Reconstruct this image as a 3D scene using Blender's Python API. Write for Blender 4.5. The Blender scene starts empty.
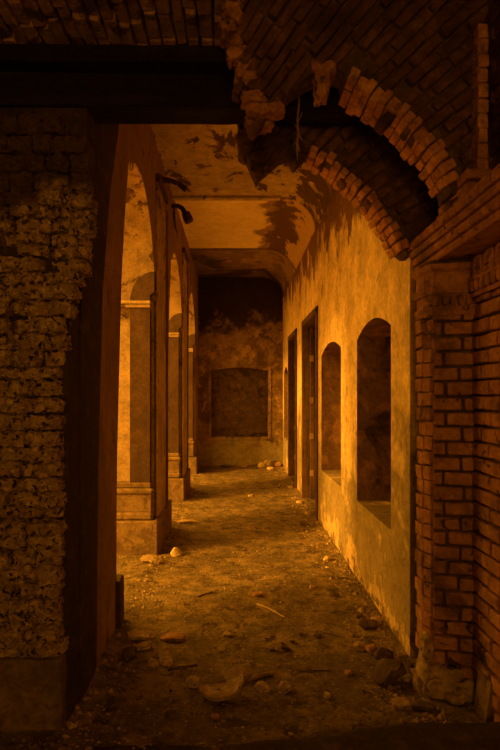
import bpy, bmesh, math, random
from mathutils import Vector, Matrix, noise
from mathutils.geometry import tessellate_polygon

random.seed(11)
RND = random.Random(5)
SC = bpy.context.scene
COL = SC.collection
EYE, F, VX, VY = 1.6, 560.0, 235.0, 395.0       # eye height, focal length in pixels, vanishing point
LX, RX, ENDY, CEIL = -0.81, 1.05, 12.3, 4.22    # corridor: left face, right face, end wall, ceiling


def U(px, py, Y):
    """point seen at a pixel of the photograph at distance Y"""
    return Vector(((px - VX) / F * Y, Y, EYE + (VY - py) / F * Y))


def G(px, py):
    """floor point seen at a pixel"""
    Y = F * EYE / (py - VY)
    return ((px - VX) / F * Y, Y)


# ------------------------------------------------------------------ materials
class NT:
    def __init__(self, name):
        self.m = bpy.data.materials.new(name)
        self.m.use_nodes = True
        self.t = self.m.node_tree
        self.t.nodes.clear()
        self.out = self.n('ShaderNodeOutputMaterial')
        self.b = self.n('ShaderNodeBsdfPrincipled')
        self.l(self.b.outputs[0], self.out.inputs[0])
        self.tc = self.n('ShaderNodeTexCoord')
        self.sep = self.n('ShaderNodeSeparateXYZ')
        self.l(self.tc.outputs['Object'], self.sep.inputs[0])

    def n(self, k):
        return self.t.nodes.new(k)

    def l(self, a, b):
        self.t.links.new(a, b)

    def math(self, op, a, b=None):
        x = self.n('ShaderNodeMath')
        x.operation = op
        for i, v in enumerate((a, b)):
            if v is None:
                continue
            if isinstance(v, (int, float)):
                x.inputs[i].default_value = v
            else:
                self.l(v, x.inputs[i])
        return x.outputs[0]

    def noise(self, scale, detail=6, rough=.6, dist=0., stretch=(1, 1, 1), off=(0, 0, 0)):
        mp = self.n('ShaderNodeMapping')
        mp.inputs['Scale'].default_value = stretch
        mp.inputs['Location'].default_value = off
        self.l(self.tc.outputs['Object'], mp.inputs[0])
        x = self.n('ShaderNodeTexNoise')
        x.inputs['Scale'].default_value = scale
        x.inputs['Detail'].default_value = detail
        x.inputs['Roughness'].default_value = rough
        x.inputs['Distortion'].default_value = dist
        self.l(mp.outputs[0], x.inputs['Vector'])
        return x.outputs['Fac']

    def mask(self, lo, hi, scale=3, grad=(0, 0, 0), c=0., amp=1., **k):
        v = self.noise(scale, **k)
        if amp != 1.:
            v = self.math('MULTIPLY', v, amp)
        for i, g in enumerate(grad):
            if g:
                v = self.math('ADD', v, self.math('MULTIPLY', self.sep.outputs[i], g))
        if c:
            v = self.math('ADD', v, c)
        r = self.n('ShaderNodeMapRange')
        r.interpolation_type = 'SMOOTHSTEP'
        r.inputs['From Min'].default_value = lo
        r.inputs['From Max'].default_value = hi
        self.l(v, r.inputs['Value'])
        return r.outputs[0]


def mat(name, base, layers=(), rough=.9, bump=.3, bscale=30, bdist=.02, bdetail=8, mott=.55, mscale=38):
    """base colour, then (colour, mask arguments) laid over it one after another"""
    t = NT(name)
    cur = None
    for col, k in layers:
        mx = t.n('ShaderNodeMix')
        mx.data_type = 'RGBA'
        k = dict(k)
        op = k.pop('opacity', 1.)
        f = t.mask(**k)
        if op != 1.:
            f = t.math('MULTIPLY', f, op)
        t.l(f, mx.inputs[0])
        if cur is None:
            mx.inputs[6].default_value = (*base, 1)
        else:
            t.l(cur, mx.inputs[6])
        mx.inputs[7].default_value = (*col, 1)
        cur = mx.outputs[2]
    if mott:                                                # grain: grit and pores in two sizes
        v = t.math('ADD', t.noise(mscale, detail=10, rough=.75, off=(9, 2, 5)), t.math('MULTIPLY', t.noise(mscale * .22, detail=8, rough=.7, off=(1, 8, 3)), .8))
        r = t.n('ShaderNodeMapRange')
        r.inputs['From Min'].default_value = .62
        r.inputs['From Max'].default_value = 1.18
        r.inputs['To Min'].default_value = 1 - mott
        r.inputs['To Max'].default_value = 1 + mott * .75
        t.l(v, r.inputs['Value'])
        vm = t.n('ShaderNodeVectorMath')
        vm.operation = 'SCALE'
        if cur is None:
            vm.inputs[0].default_value = base
        else:
            t.l(cur, vm.inputs[0])
        t.l(r.outputs[0], vm.inputs['Scale'])
        cur = vm.outputs[0]
    if cur is None:
        t.b.inputs['Base Color'].default_value = (*base, 1)
    else:
        t.l(cur, t.b.inputs['Base Color'])
    t.b.inputs['Roughness'].default_value = rough
    t.b.inputs['Specular IOR Level'].default_value = .15
    if bump:
        bp = t.n('ShaderNodeBump')
        bp.inputs['Strength'].default_value = bump
        bp.inputs['Distance'].default_value = bdist
        t.l(t.noise(bscale, detail=bdetail, rough=.65), bp.inputs['Height'])
        t.l(bp.outputs[0], t.b.inputs['Normal'])
    return t.m


OCHRE = (.66, .52, .27)
BROWN = (.26, .15, .07)
SOOT = (.10, .060, .030)
M = {}
M['wall_plaster'] = mat('ochre_plaster', (.84, .63, .28), [
    ((.66, .49, .215), dict(lo=.45, hi=.62, scale=2.6, dist=.3, rough=.7, detail=10)),
    ((.34, .22, .10), dict(lo=.54, hi=.66, scale=2.2, dist=.3, rough=.72, detail=10, stretch=(1, 1, .5), off=(3, 1, 0), opacity=.75)),
    # damp grey-olive band over the lower wall
    ((.25, .195, .088), dict(lo=.45, hi=.62, scale=2.4, dist=.3, rough=.7, detail=10, grad=(0, 0, -.26), c=.34, off=(5, 0, 2), opacity=.85)),
    # pale scaled plaster along the foot
    ((.68, .49, .20), dict(lo=.53, hi=.58, scale=2.4, dist=.25, rough=.72, detail=12, grad=(0, 0, -.40), c=.13, opacity=.9)),
    ((.20, .14, .07), dict(lo=.52, hi=.60, scale=6., dist=.4, rough=.75, detail=10, grad=(0, 0, -.8), c=.10)),
    # brown run-off stains under the cove
    ((.20, .11, .05), dict(lo=.52, hi=.60, scale=3.0, dist=.3, rough=.72, detail=12, stretch=(1, 1, .55), grad=(0, -.012, .30), c=-.86, off=(0, 2, 1))),
    ((.13, .08, .035), dict(lo=.62, hi=.67, scale=9., dist=.4, rough=.75, stretch=(1, 1, .6), opacity=.6)),
], bump=.45, bscale=24, mott=.5, mscale=26)
M['ceil_peeling'] = mat('peeling_ceiling_plaster', (.46, .35, .17), [
    ((.58, .45, .22), dict(lo=.42, hi=.6, scale=1.6, dist=.5)),
    ((.11, .066, .033), dict(lo=.545, hi=.572, scale=3.0, dist=.5, rough=.68, detail=12, stretch=(1, .5, 1), off=(1.3, .4, 0))),
    ((.22, .13, .06), dict(lo=.62, hi=.66, scale=4.5, dist=1.1, off=(4, 2, 0))),
    ((.14, .085, .04), dict(lo=.55, hi=.62, scale=2.6, dist=1.2, grad=(.42, 0, 0), c=-.29)),
], bump=.3, bscale=12)
M['ceil_smooth'] = mat('smooth_ceiling_plaster', (.92, .74, .33), [
    ((.84, .66, .29), dict(lo=.4, hi=.65, scale=1.3)),
    ((.36, .23, .10), dict(lo=.48, hi=.58, scale=1.5, dist=.3, rough=.7, detail=12, grad=(.95, 0, 0), c=-.37, off=(2.2, 0, .4))),
    ((.16, .095, .045), dict(lo=.53, hi=.59, scale=3.4, dist=.4, rough=.7, detail=12, stretch=(1, .5, 1), grad=(.75, 0, 0), c=-.36, off=(1.2, 0, .4))),
    ((.66, .46, .21), dict(lo=.52, hi=.56, scale=2.0, dist=.4, rough=.7, detail=12, stretch=(1, .6, 1), grad=(.25, 0, 0), c=-.16, off=(0, 3.3, 1.4))),
], bump=.12, bscale=14, mott=.22)
M['ceil_dark'] = mat('sooty_ceiling_plaster', (.20, .13, .065), [
    ((.34, .23, .11), dict(lo=.53, hi=.63, scale=2.5, dist=.9, grad=(.1, 0, 0))),
    ((.07, .045, .022), dict(lo=.5, hi=.62, scale=1.2, dist=.5, grad=(0, .09, 0), c=-1.0)),
], bump=.3, bscale=14)
M['end_plaster'] = mat('sooty_end_wall_plaster', (.30, .20, .095), [
    ((.16, .10, .047), dict(lo=.45, hi=.58, scale=2.4, dist=.2, rough=.72, detail=12)),
    ((.46, .30, .125), dict(lo=.52, hi=.60, scale=3.8, dist=.25, rough=.74, detail=12, off=(2, 0, 5))),
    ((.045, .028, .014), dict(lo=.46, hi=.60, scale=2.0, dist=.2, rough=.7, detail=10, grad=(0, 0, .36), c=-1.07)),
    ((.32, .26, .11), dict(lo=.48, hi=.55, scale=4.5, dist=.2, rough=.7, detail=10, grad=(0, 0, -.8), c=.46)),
], bump=.5, bscale=14)
M['end_panel'] = mat('dark_end_panel', (.155, .10, .048), [  # recess of the blind panel, darker than the wall round it
    ((.22, .145, .065), dict(lo=.5, hi=.6, scale=4.2, dist=.2, rough=.7, detail=10)),
    ((.08, .052, .026), dict(lo=.52, hi=.60, scale=5, dist=.2, rough=.7, detail=10, off=(3, 1, 1)))], bump=.5, bscale=16)
M['arcade_face'] = mat('dull_brown_arcade_plaster', (.25, .155, .072), [
    ((.33, .21, .095), dict(lo=.46, hi=.62, scale=2.2, dist=.3, rough=.7, stretch=(1, 1, .5))),
    ((.13, .08, .04), dict(lo=.56, hi=.63, scale=3.2, dist=.4, rough=.72, detail=10, stretch=(1, 1, .6))),
], bump=.3, bscale=18, mott=.4)
M['arcade_plaster'] = mat('arcade_plaster', (.42, .295, .13), [
    ((.31, .215, .10), dict(lo=.4, hi=.64, scale=2.0, dist=.6)),
    ((.22, .13, .06), dict(lo=.60, hi=.66, scale=2.6, dist=1.2, stretch=(1, 1, .55))),
    ((.13, .075, .034), dict(lo=.565, hi=.59, scale=5., dist=.5, rough=.7, detail=10, grad=(0, 0, .055), c=-.155)),
    ((.18, .11, .05), dict(lo=.50, hi=.66, scale=3.5, dist=.8, stretch=(1, 1, .4), grad=(0, 0, -.20), c=.06, opacity=.7)),
], bump=.25, bscale=16)
M['old_shaded_plaster'] = mat('shaded_brown_plaster', (.095, .055, .026), [  # darkness of the cast shadow on the jambs put into the plaster colour
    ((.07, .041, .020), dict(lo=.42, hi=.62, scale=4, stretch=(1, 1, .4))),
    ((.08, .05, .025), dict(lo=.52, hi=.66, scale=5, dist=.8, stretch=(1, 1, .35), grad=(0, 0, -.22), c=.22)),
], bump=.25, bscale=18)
M['plinth'] = mat('stained_plinth_plaster', (.24, .16, .07), [
    ((.15, .098, .044), dict(lo=.42, hi=.62, scale=6, dist=.6)),
    ((.14, .085, .04), dict(lo=.54, hi=.66, scale=9, dist=1.0)),
], bump=.4, bscale=24)
M['reveal'] = mat('shaded_reveal', (.22, .13, .062), [  # shade inside the niches and doorways put into the colour
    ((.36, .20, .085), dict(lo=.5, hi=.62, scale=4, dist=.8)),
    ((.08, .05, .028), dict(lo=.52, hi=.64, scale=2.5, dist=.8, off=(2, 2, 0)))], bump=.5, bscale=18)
M['soot_shade_jamb'] = mat('soot_and_shade_masonry', (.055, .035, .020), [  # soot plus the shade on the near jamb, both in this black
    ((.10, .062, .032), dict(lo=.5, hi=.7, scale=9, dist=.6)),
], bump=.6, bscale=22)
M['brick'] = mat('old_red_brick', (.38, .18, .074), [
    ((.50, .245, .098), dict(lo=.42, hi=.62, scale=7, dist=.4, detail=3)),
    ((.20, .10, .048), dict(lo=.50, hi=.66, scale=3.3, dist=.5, off=(3, 3, 1))),
    ((.50, .33, .16), dict(lo=.62, hi=.72, scale=26, dist=.6, opacity=.7)),
    ((.07, .042, .024), dict(lo=.58, hi=.68, scale=11, dist=1.0, off=(1, 5, 2))),
], bump=.7, bscale=55, bdist=.012)
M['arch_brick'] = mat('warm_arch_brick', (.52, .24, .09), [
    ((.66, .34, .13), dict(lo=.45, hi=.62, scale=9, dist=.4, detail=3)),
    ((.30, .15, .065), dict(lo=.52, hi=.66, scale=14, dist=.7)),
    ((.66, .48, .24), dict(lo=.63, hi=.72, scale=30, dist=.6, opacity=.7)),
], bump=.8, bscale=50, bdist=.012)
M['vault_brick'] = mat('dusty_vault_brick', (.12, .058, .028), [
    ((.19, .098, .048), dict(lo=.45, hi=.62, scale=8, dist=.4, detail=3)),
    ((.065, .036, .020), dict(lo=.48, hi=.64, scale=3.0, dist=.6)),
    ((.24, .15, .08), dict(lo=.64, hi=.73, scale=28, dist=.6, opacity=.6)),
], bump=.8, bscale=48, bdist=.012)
M['ceiling_brick'] = mat('paler_ceiling_brick', (.34, .19, .09), [  # ceiling bricks set paler than the vault bricks
    ((.48, .29, .14), dict(lo=.45, hi=.60, scale=9, dist=.3, detail=6)),
    ((.12, .066, .034), dict(lo=.52, hi=.62, scale=5.0, dist=.4, detail=8))], bump=.8, bscale=48, bdist=.012)
M['mortar'] = mat('dark_mortar', (.10, .062, .034), [
    ((.17, .11, .06), dict(lo=.5, hi=.65, scale=20))], bump=.6, bscale=50)
M['rubble'] = mat('crumbling_lime_rubble', (.52, .345, .155), [
    ((.80, .57, .26), dict(lo=.47, hi=.58, scale=24, dist=.3, detail=8, rough=.7)),
    ((.06, .036, .020), dict(lo=.52, hi=.60, scale=30, dist=.4, detail=8, rough=.7, off=(2, 1, 4))),
    ((.36, .12, .045), dict(lo=.62, hi=.68, scale=5, dist=.4, off=(7, 1, 0), opacity=.6)),
    ((.12, .07, .034), dict(lo=.48, hi=.66, scale=1.8, dist=.8, grad=(0, 0, .45), c=-1.05)),
], bump=1., bscale=60, bdist=.03)
M['timber'] = mat('soot_dark_timber', (.014, .008, .005), [
    ((.028, .015, .009), dict(lo=.5, hi=.66, scale=8, stretch=(.15, 1, 1)))], bump=.4, bscale=18)
M['wood'] = mat('dark_brown_wood', (.13, .070, .032), [
    ((.075, .040, .020), dict(lo=.45, hi=.62, scale=14, stretch=(1, 1, .12)))], rough=.75, bump=.25, bscale=24)
M['wood_pale'] = mat('worn_tan_wood', (.36, .23, .10), [
    ((.22, .13, .06), dict(lo=.45, hi=.62, scale=14, stretch=(1, 1, .15)))], rough=.75, bump=.25, bscale=24)
M['iron'] = mat('rusted_iron', (.055, .032, .018), [
    ((.11, .055, .024), dict(lo=.5, hi=.62, scale=20))], rough=.7, bump=.3, bscale=40)
M['dirt'] = mat('trodden_dirt', (.20, .145, .058), [
    ((.33, .235, .092), dict(lo=.46, hi=.58, scale=3.2, dist=.2, detail=12, rough=.72)),
    ((.11, .074, .032), dict(lo=.52, hi=.60, scale=6.5, dist=.3, detail=12, rough=.74, off=(3, 1, 0))),
    ((.55, .40, .17), dict(lo=.60, hi=.66, scale=42, detail=5, rough=.7)),
    ((.07, .046, .022), dict(lo=.58, hi=.64, scale=30, dist=.3, detail=7, rough=.7, off=(1, 4, 0))),
], bump=1., bscale=44, bdist=.035, bdetail=12, mott=.6, mscale=50)
M['stone'] = mat('dusty_stone', (.36, .25, .115), [
    ((.50, .36, .165), dict(lo=.45, hi=.6, scale=16)),
    ((.16, .10, .05), dict(lo=.55, hi=.66, scale=24, dist=.6))], bump=.5, bscale=50)
M['stone_pale'] = mat('pale_lime_lump', (.60, .44, .21), [
    ((.42, .29, .14), dict(lo=.48, hi=.62, scale=22))], bump=.5, bscale=50)
M['stone_dark'] = mat('dark_stone', (.11, .072, .036), [
    ((.18, .12, .056), dict(lo=.5, hi=.65, scale=20))], bump=.5, bscale=50)
M['clay'] = mat('fired_clay', (.40, .22, .10), [
    ((.26, .145, .07), dict(lo=.48, hi=.62, scale=14))], bump=.4, bscale=40)
M['straw'] = mat('dry_straw', (.62, .45, .20), rough=.7, bump=0)
M['leaf'] = mat('withered_leaf', (.11, .065, .030), [
    ((.20, .12, .05), dict(lo=.5, hi=.6, scale=30))], bump=.2)
M['ground'] = mat('courtyard_earth', (.50, .38, .19), [
    ((.38, .28, .14), dict(lo=.45, hi=.6, scale=1.5))], bump=.3)


# ------------------------------------------------------------------ mesh helpers
def link(name, bm, m, parent=None, smooth=False, merge=True):
    if merge:
        bmesh.ops.remove_doubles(bm, verts=bm.verts, dist=1e-5)
    bmesh.ops.recalc_face_normals(bm, faces=bm.faces)
    me = bpy.data.meshes.new(name)
    bm.to_mesh(me)
    bm.free()
    for x in (m if isinstance(m, (list, tuple)) else [m]):
        me.materials.append(M[x])
    if smooth:
        for p in me.polygons:
            p.use_smooth = True
    o = bpy.data.objects.new(name, me)
    COL.objects.link(o)
    if parent:
        o.parent = parent
        o.matrix_parent_inverse = Matrix.Translation(-parent.location) @ Matrix.Identity(4)
        o.matrix_parent_inverse = parent.matrix_basis.inverted()
    return o


def tag(o, label=None, cat=None, group=None, kind=None):
    for k, v in (('label', label), ('category', cat), ('group', group), ('kind', kind)):
        if v:
            o[k] = v
    return o


def empty(name, loc, label, cat, group=None, kind=None):
    o = bpy.data.objects.new(name, None)
    o.empty_display_size = .1
    o.location = loc
    COL.objects.link(o)
    return tag(o, label, cat, group, kind)


def quad(bm, pts, mi=0):
    try:
        f = bm.faces.new([bm.verts.new(p) for p in pts])
        f.material_index = mi
        return f
    except ValueError:
        return None


def box(bm, x0, x1, y0, y1, z0, z1, bev=0., jit=0., rnd=RND, mi=0):
    vs = [bm.verts.new((x + rnd.uniform(-jit, jit), y + rnd.uniform(-jit, jit), z + rnd.uniform(-jit, jit)))
          for x in (x0, x1) for y in (y0, y1) for z in (z0, z1)]
    fs = [(0, 1, 3, 2), (4, 6, 7, 5), (0, 4, 5, 1), (2, 3, 7, 6), (0, 2, 6, 4), (1, 5, 7, 3)]
    faces = []
    for f in fs:
        fa = bm.faces.new([vs[i] for i in f])
        fa.material_index = mi
        faces.append(fa)
    if bev:
        es = {e for f in faces for e in f.edges}
        bmesh.ops.bevel(bm, geom=list(es), offset=bev, segments=1, profile=.5, affect='EDGES')


def obox(bm, c, ax, ay, az, dx, dy, dz, jit=0., rot=0., rnd=RND, mi=0, bev=.12):
    """oriented box with rounded-off arrises: centre, unit axes, full sizes"""
    c = Vector(c)
    if rot:
        R = Matrix.Rotation(rnd.uniform(-rot, rot), 3, ax) @ Matrix.Rotation(rnd.uniform(-rot, rot), 3, ay) @ Matrix.Rotation(rnd.uniform(-rot, rot), 3, az)
        ax, ay, az = R @ ax, R @ ay, R @ az
    b = min(dx, dy, dz) * bev
    pts = {}
    ring = {}
    # chamfered box: three verts per corner
    for sx in (-1, 1):
        for sy in (-1, 1):
            for sz in (-1, 1):
                j = Vector((rnd.uniform(-jit, jit), rnd.uniform(-jit, jit), rnd.uniform(-jit, jit)))
                for k in range(3):
                    h = [dx / 2 - b, dy / 2 - b, dz / 2 - b]
                    h[k] += b
                    pts[(sx, sy, sz, k)] = bm.verts.new(c + ax * sx * h[0] + ay * sy * h[1] + az * sz * h[2] + j)
    S = (-1, 1)

    def fc(v):
        f = bm.faces.new(v)
        f.material_index = mi
    for s in S:
        fc([pts[(s, a, b_, 0)] for a, b_ in ((-1, -1), (1, -1), (1, 1), (-1, 1))])
        fc([pts[(a, s, b_, 1)] for a, b_ in ((-1, -1), (1, -1), (1, 1), (-1, 1))])
        fc([pts[(a, b_, s, 2)] for a, b_ in ((-1, -1), (1, -1), (1, 1), (-1, 1))])
    for a in S:
        for b_ in S:
            fc([pts[(-1, a, b_, 1)], pts[(1, a, b_, 1)], pts[(1, a, b_, 2)], pts[(-1, a, b_, 2)]])
            fc([pts[(a, -1, b_, 0)], pts[(a, 1, b_, 0)], pts[(a, 1, b_, 2)], pts[(a, -1, b_, 2)]])
            fc([pts[(a, b_, -1, 0)], pts[(a, b_, 1, 0)], pts[(a, b_, 1, 1)], pts[(a, b_, -1, 1)]])
            for c_ in S:
                fc([pts[(a, b_, c_, k)] for k in range(3)])


def rough_block(bm, c, dx, dy, dz, seed, amp=.012, cuts=4, roundness=.3, fr=22., R=None, mi=0, grit=0.):
    """a weathered stone: subdivided block, rounded and eaten away by noise"""
    t = bmesh.new()
    bmesh.ops.create_cube(t, size=1.)
    bmesh.ops.subdivide_edges(t, edges=t.edges, cuts=cuts, use_grid_fill=True)
    c = Vector(c)
    vm = {}
    for v in t.verts:
        p = v.co * 2
        s = p.normalized() * 1.25
        q = p.lerp(s, roundness)
        q = Vector((q.x * dx / 2, q.y * dy / 2, q.z * dz / 2))
        if R:
            q = R @ q
        w = (c + q) * fr + Vector((seed * 3.1, seed * 1.7, seed))
        q += noise.noise_vector(w) * amp + noise.noise_vector(w * 2.7) * amp * .5
        if grit:
            q += noise.noise_vector(w * 6.1) * grit
        vm[v] = bm.verts.new(c + q)
    for f in t.faces:
        bm.faces.new([vm[v] for v in f.verts]).material_index = mi
    t.free()


def tube(bm, pts, r, n=7, caps=True):
    pts = [Vector(p) for p in pts]
    rs = r if isinstance(r, (list, tuple)) else [r] * len(pts)
    rings = []
    for i, p in enumerate(pts):
        d = (pts[min(i + 1, len(pts) - 1)] - pts[max(i - 1, 0)]).normalized()
        a = d.cross(Vector((0, 0, 1)))
        if a.length < .05:
            a = d.cross(Vector((0, 1, 0)))
        a.normalize()
        b = d.cross(a)
        rings.append([bm.verts.new(p + (a * math.cos(2 * math.pi * k / n) + b * math.sin(2 * math.pi * k / n)) * rs[i]) for k in range(n)])
    for i in range(len(rings) - 1):
        for k in range(n):
            bm.faces.new([rings[i][k], rings[i][(k + 1) % n], rings[i + 1][(k + 1) % n], rings[i + 1][k]])
    if caps:
        bm.faces.new(rings[0][::-1])
        bm.faces.new(rings[-1])


def prism(bm, poly, y0, y1):
    """closed polygon of (x, z) extruded from y0 to y1"""
    a = [bm.verts.new((x, y0, z)) for x, z in poly]
    b = [bm.verts.new((x, y1, z)) for x, z in poly]
    for t in tessellate_polygon([[Vector((x, z, 0)) for x, z in poly]]):
        bm.faces.new([a[i] for i in t])
        bm.faces.new([b[i] for i in reversed(t)])
    for i in range(len(poly)):
        j = (i + 1) % len(poly)
        bm.faces.new([a[i], b[i], b[j], a[j]])


def inside(poly, x, z):
    r = False
    n = len(poly)
    for i in range(n):
        (x1, z1), (x2, z2) = poly[i], poly[(i + 1) % n]
        if (z1 > z) != (z2 > z) and x < (x2 - x1) * (z - z1) / (z2 - z1) + x1:
            r = not r
    return r


def wall_with_openings(bm, fn, u0, u1, w0, w1, depth, ops, back=True, step=.06, through=False, rmi=0):
    """wall face in (u, height, depth) mapped by fn, with openings cut right into it:
    each opening is (ua, ub, sill, head function, its own depth)"""
    us = {u0, u1}
    for ua, ub, sill, head, dp in ops:
        n = max(2, int((ub - ua) / step))
        for i in range(n + 1):
            us.add(round(ua + (ub - ua) * i / n, 5))
    us = sorted(us)
    mi = 0
    for a, b in zip(us[:-1], us[1:]):
        mid = (a + b) / 2
        op = next((o for o in ops if o[0] < mid < o[1]), None)
        if op is None:
            quad(bm, [fn(a, w0, 0), fn(b, w0, 0), fn(b, w1, 0), fn(a, w1, 0)])
            if through:
                quad(bm, [fn(a, w0, depth), fn(b, w0, depth), fn(b, w1, depth), fn(a, w1, depth)])
            continue
        ua, ub, sill, head, dp = op
        ha, hb = head(a), head(b)
        if sill > w0:
            quad(bm, [fn(a, w0, 0), fn(b, w0, 0), fn(b, sill, 0), fn(a, sill, 0)])
            quad(bm, [fn(a, sill, 0), fn(b, sill, 0), fn(b, sill, dp), fn(a, sill, dp)], 0)
        quad(bm, [fn(a, ha, 0), fn(b, hb, 0), fn(b, w1, 0), fn(a, w1, 0)])
        quad(bm, [fn(a, ha, 0), fn(b, hb, 0), fn(b, hb, dp), fn(a, ha, dp)], rmi)
        if through:
            quad(bm, [fn(a, ha, depth), fn(b, hb, depth), fn(b, w1, depth), fn(a, w1, depth)])
        else:
            quad(bm, [fn(a, sill, dp), fn(b, sill, dp), fn(b, hb, dp), fn(a, ha, dp)], rmi)
    for ua, ub, sill, head, dp in ops:
        for u in (ua, ub):
            quad(bm, [fn(u, sill, 0), fn(u, head(u), 0), fn(u, head(u), dp), fn(u, sill, dp)], rmi)
    for u in (u0, u1):
        quad(bm, [fn(u, w0, 0), fn(u, w1, 0), fn(u, w1, depth), fn(u, w0, depth)])
    quad(bm, [fn(u0, w1, 0), fn(u1, w1, 0), fn(u1, w1, depth), fn(u0, w1, depth)])
    if not through:
        quad(bm, [fn(u0, w0, depth), fn(u1, w0, depth), fn(u1, w1, depth), fn(u0, w1, depth)])


# ------------------------------------------------------------------ floor
def floor_z(x, y):
    p = Vector((x, y, 0))
    z = noise.noise(p * 1.3) * .014 + noise.noise(p * 4.1 + Vector((7, 3, 0))) * .009 + noise.noise(p * 11 + Vector((1, 9, 0))) * .005
    # loose earth heaped along the feet of the walls
    z += .03 * math.exp(-max(0, RX - x) / .10) * (1 if y > 2.6 else .4)
    z += .02 * math.exp(-max(0, x - LX) / .09)
    z += .05 * math.exp(-max(0, ENDY - y) / .25)
    return z


bm = bmesh.new()
nx, xs = 62, []
xs = [-1.42 + i * (1.42 + 1.36) / 110 for i in range(111)]
ys = [-1.6]
while ys[-1] < 12.5:
    ys.append(ys[-1] + (.022 if 2.3 < ys[-1] < 6 else .04 if ys[-1] > 6 else .12))
gv = [[bm.verts.new((x, y, floor_z(x, y) + (noise.noise(Vector((x * 27, y * 27, 3))) * .005 if y > 2.2 else 0))) for x in xs] for y in ys]
for j in range(len(ys) - 1):
    for i in range(len(xs) - 1):
        bm.faces.new([gv[j][i], gv[j][i + 1], gv[j + 1][i + 1], gv[j + 1][i]])
tag(link('floor', bm, 'dirt', smooth=True, merge=False), kind='structure')

bm = bmesh.new()
quad(bm, [(-22, -14, -.06), (-1.3, -14, -.06), (-1.3, 30, -.06), (-22, 30, -.06)])
tag(link('ground_outside', bm, 'ground'), kind='structure')

# ------------------------------------------------------------------ right wall: plaster with niches and doorways
NICHE = [(3.77, 4.82), (5.55, 6.80), (11.15, 12.0)]
DOORS = [(7.08, 8.62), (9.48, 10.85)]


def seg_head(a, b, spring, rise):
    return lambda u: spring + rise * (1 - ((u - (a + b) / 2) / ((b - a) / 2)) ** 2)


ops = [(a, b, .69, seg_head(a, b, 2.07, .11), .45) for a, b in NICHE]
ops += [(a, b, 0., (lambda u: 2.72), .75) for a, b in DOORS]
ops.sort()
bm = bmesh.new()
wall_with_openings(bm, lambda u, w, d: (RX + d, u, w), 3.36, ENDY + .3, 0., CEIL + .12, .9, ops, rmi=1)
tag(link('wall_right', bm, ['wall_plaster', 'reveal']), kind='structure')

# doors: frame with an open panelled leaf against the far jamb
for k, (a, b) in enumerate(DOORS):
    r = empty('door_%d' % (k + 1), (RX, (a + b) / 2, 0), None, None, kind='structure')
    f = bmesh.new()
    t = .075
    box(f, RX - .025, RX + .16, a - .01, a + t, -.02, 2.72, .006)
    box(f, RX - .025, RX + .16, b - t, b + .01, -.02, 2.72, .006)
    box(f, RX - .025, RX + .16, a - .01, b + .01, 2.64, 2.73, .006)
    link('door_frame', f, 'wood', r)
    lf = bmesh.new()                                        # leaf stands open, square to the wall
    x0, x1, yl = RX + .09, RX + .70, b - .16
    box(lf, x0 + .01, x1 - .01, yl + .012, yl + .030, .04, 2.60)
    lo = link('door_leaf', lf, 'wood', r)
    st = bmesh.new()
    box(st, x0, x0 + .07, yl, yl + .042, .03, 2.61, .004)
    box(st, x1 - .07, x1, yl, yl + .042, .03, 2.61, .004)
    link('stile', st, 'wood', lo)
    for zc in (.10, .68, 1.22, 1.78, 2.54):
        rl = bmesh.new()
        box(rl, x0 + .07, x1 - .07, yl + .002, yl + .040, zc - .05, zc + .05, .004)
        link('rail', rl, 'wood_pale', lo)
    for zc in (.42, .98, 1.52, 2.15):
        h = bmesh.new()
        box(h, x0 - .012, x0 + .05, yl - .008, yl, zc - .045, zc + .045, .003)
        link('hinge_strap', h, 'wood_pale', lo)

# ------------------------------------------------------------------ end wall with its blind panel
bm = bmesh.new()
pa, pb = U(211, 0, ENDY).x, U(268, 0, ENDY).x
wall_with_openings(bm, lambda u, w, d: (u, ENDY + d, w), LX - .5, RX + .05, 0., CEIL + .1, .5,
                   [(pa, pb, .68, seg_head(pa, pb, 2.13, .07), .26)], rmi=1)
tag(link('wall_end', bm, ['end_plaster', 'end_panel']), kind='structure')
bm = bmesh.new()                                            # worn raised border round the blind panel
for x0, x1, z0, z1 in ((pa - .07, pa, .62, 2.22), (pb, pb + .07, .62, 2.22), (pa - .07, pb + .07, 2.2, 2.27), (pa - .09, pb + .09, .60, .68)):
    box(bm, x0, x1, ENDY - .022, ENDY + .01, z0, z1, .008, .004)
tag(link('trim_panel', bm, 'end_plaster'), kind='structure')

# ------------------------------------------------------------------ ceiling with cove
bm = bmesh.new()
CR = .46


def ceil_profile(dz):
    p = [(LX - .02, CEIL + dz), (-.3, CEIL + dz), (.2, CEIL + dz), (RX - CR, CEIL + dz)]
    for i in range(1, 13):
        a = math.pi / 2 * i / 12
        p.append((RX - CR + CR * math.sin(a) - .001, CEIL + dz - CR + CR * math.cos(a)))
    return p


for mi, y0, y1, dz in ((0, 3.30, 7.32, -.035), (1, 7.32, 10.0, 0.), (2, 10.0, 12.6, -.03)):
    pr = ceil_profile(dz)
    n = int((y1 - y0) / .3)
    for j in range(n):
        ya, yb = y0 + (y1 - y0) * j / n, y0 + (y1 - y0) * (j + 1) / n
        for (xa, za), (xb, zb) in zip(pr[:-1], pr[1:]):
            quad(bm, [(xa, ya, za), (xb, ya, zb), (xb, yb, zb), (xa, yb, za)], mi)
    for (xa, za), (xb, zb) in zip(pr[:-1], pr[1:]):         # the step at either end of a bay
        for ye in (y0, y1):
            quad(bm, [(xa, ye, za), (xb, ye, zb), (xb, ye, zb + .08), (xa, ye, za + .08)], mi)
quad(bm, [(LX - .5, 3.2, CEIL + .12), (1.9, 3.2, CEIL + .12), (1.9, 12.8, CEIL + .12), (LX - .5, 12.8, CEIL + .12)], 0)
box(bm, LX - .02, RX - CR, 7.25, 7.33, CEIL - .075, CEIL + .03, 0, 0, RND, 0)
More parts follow.
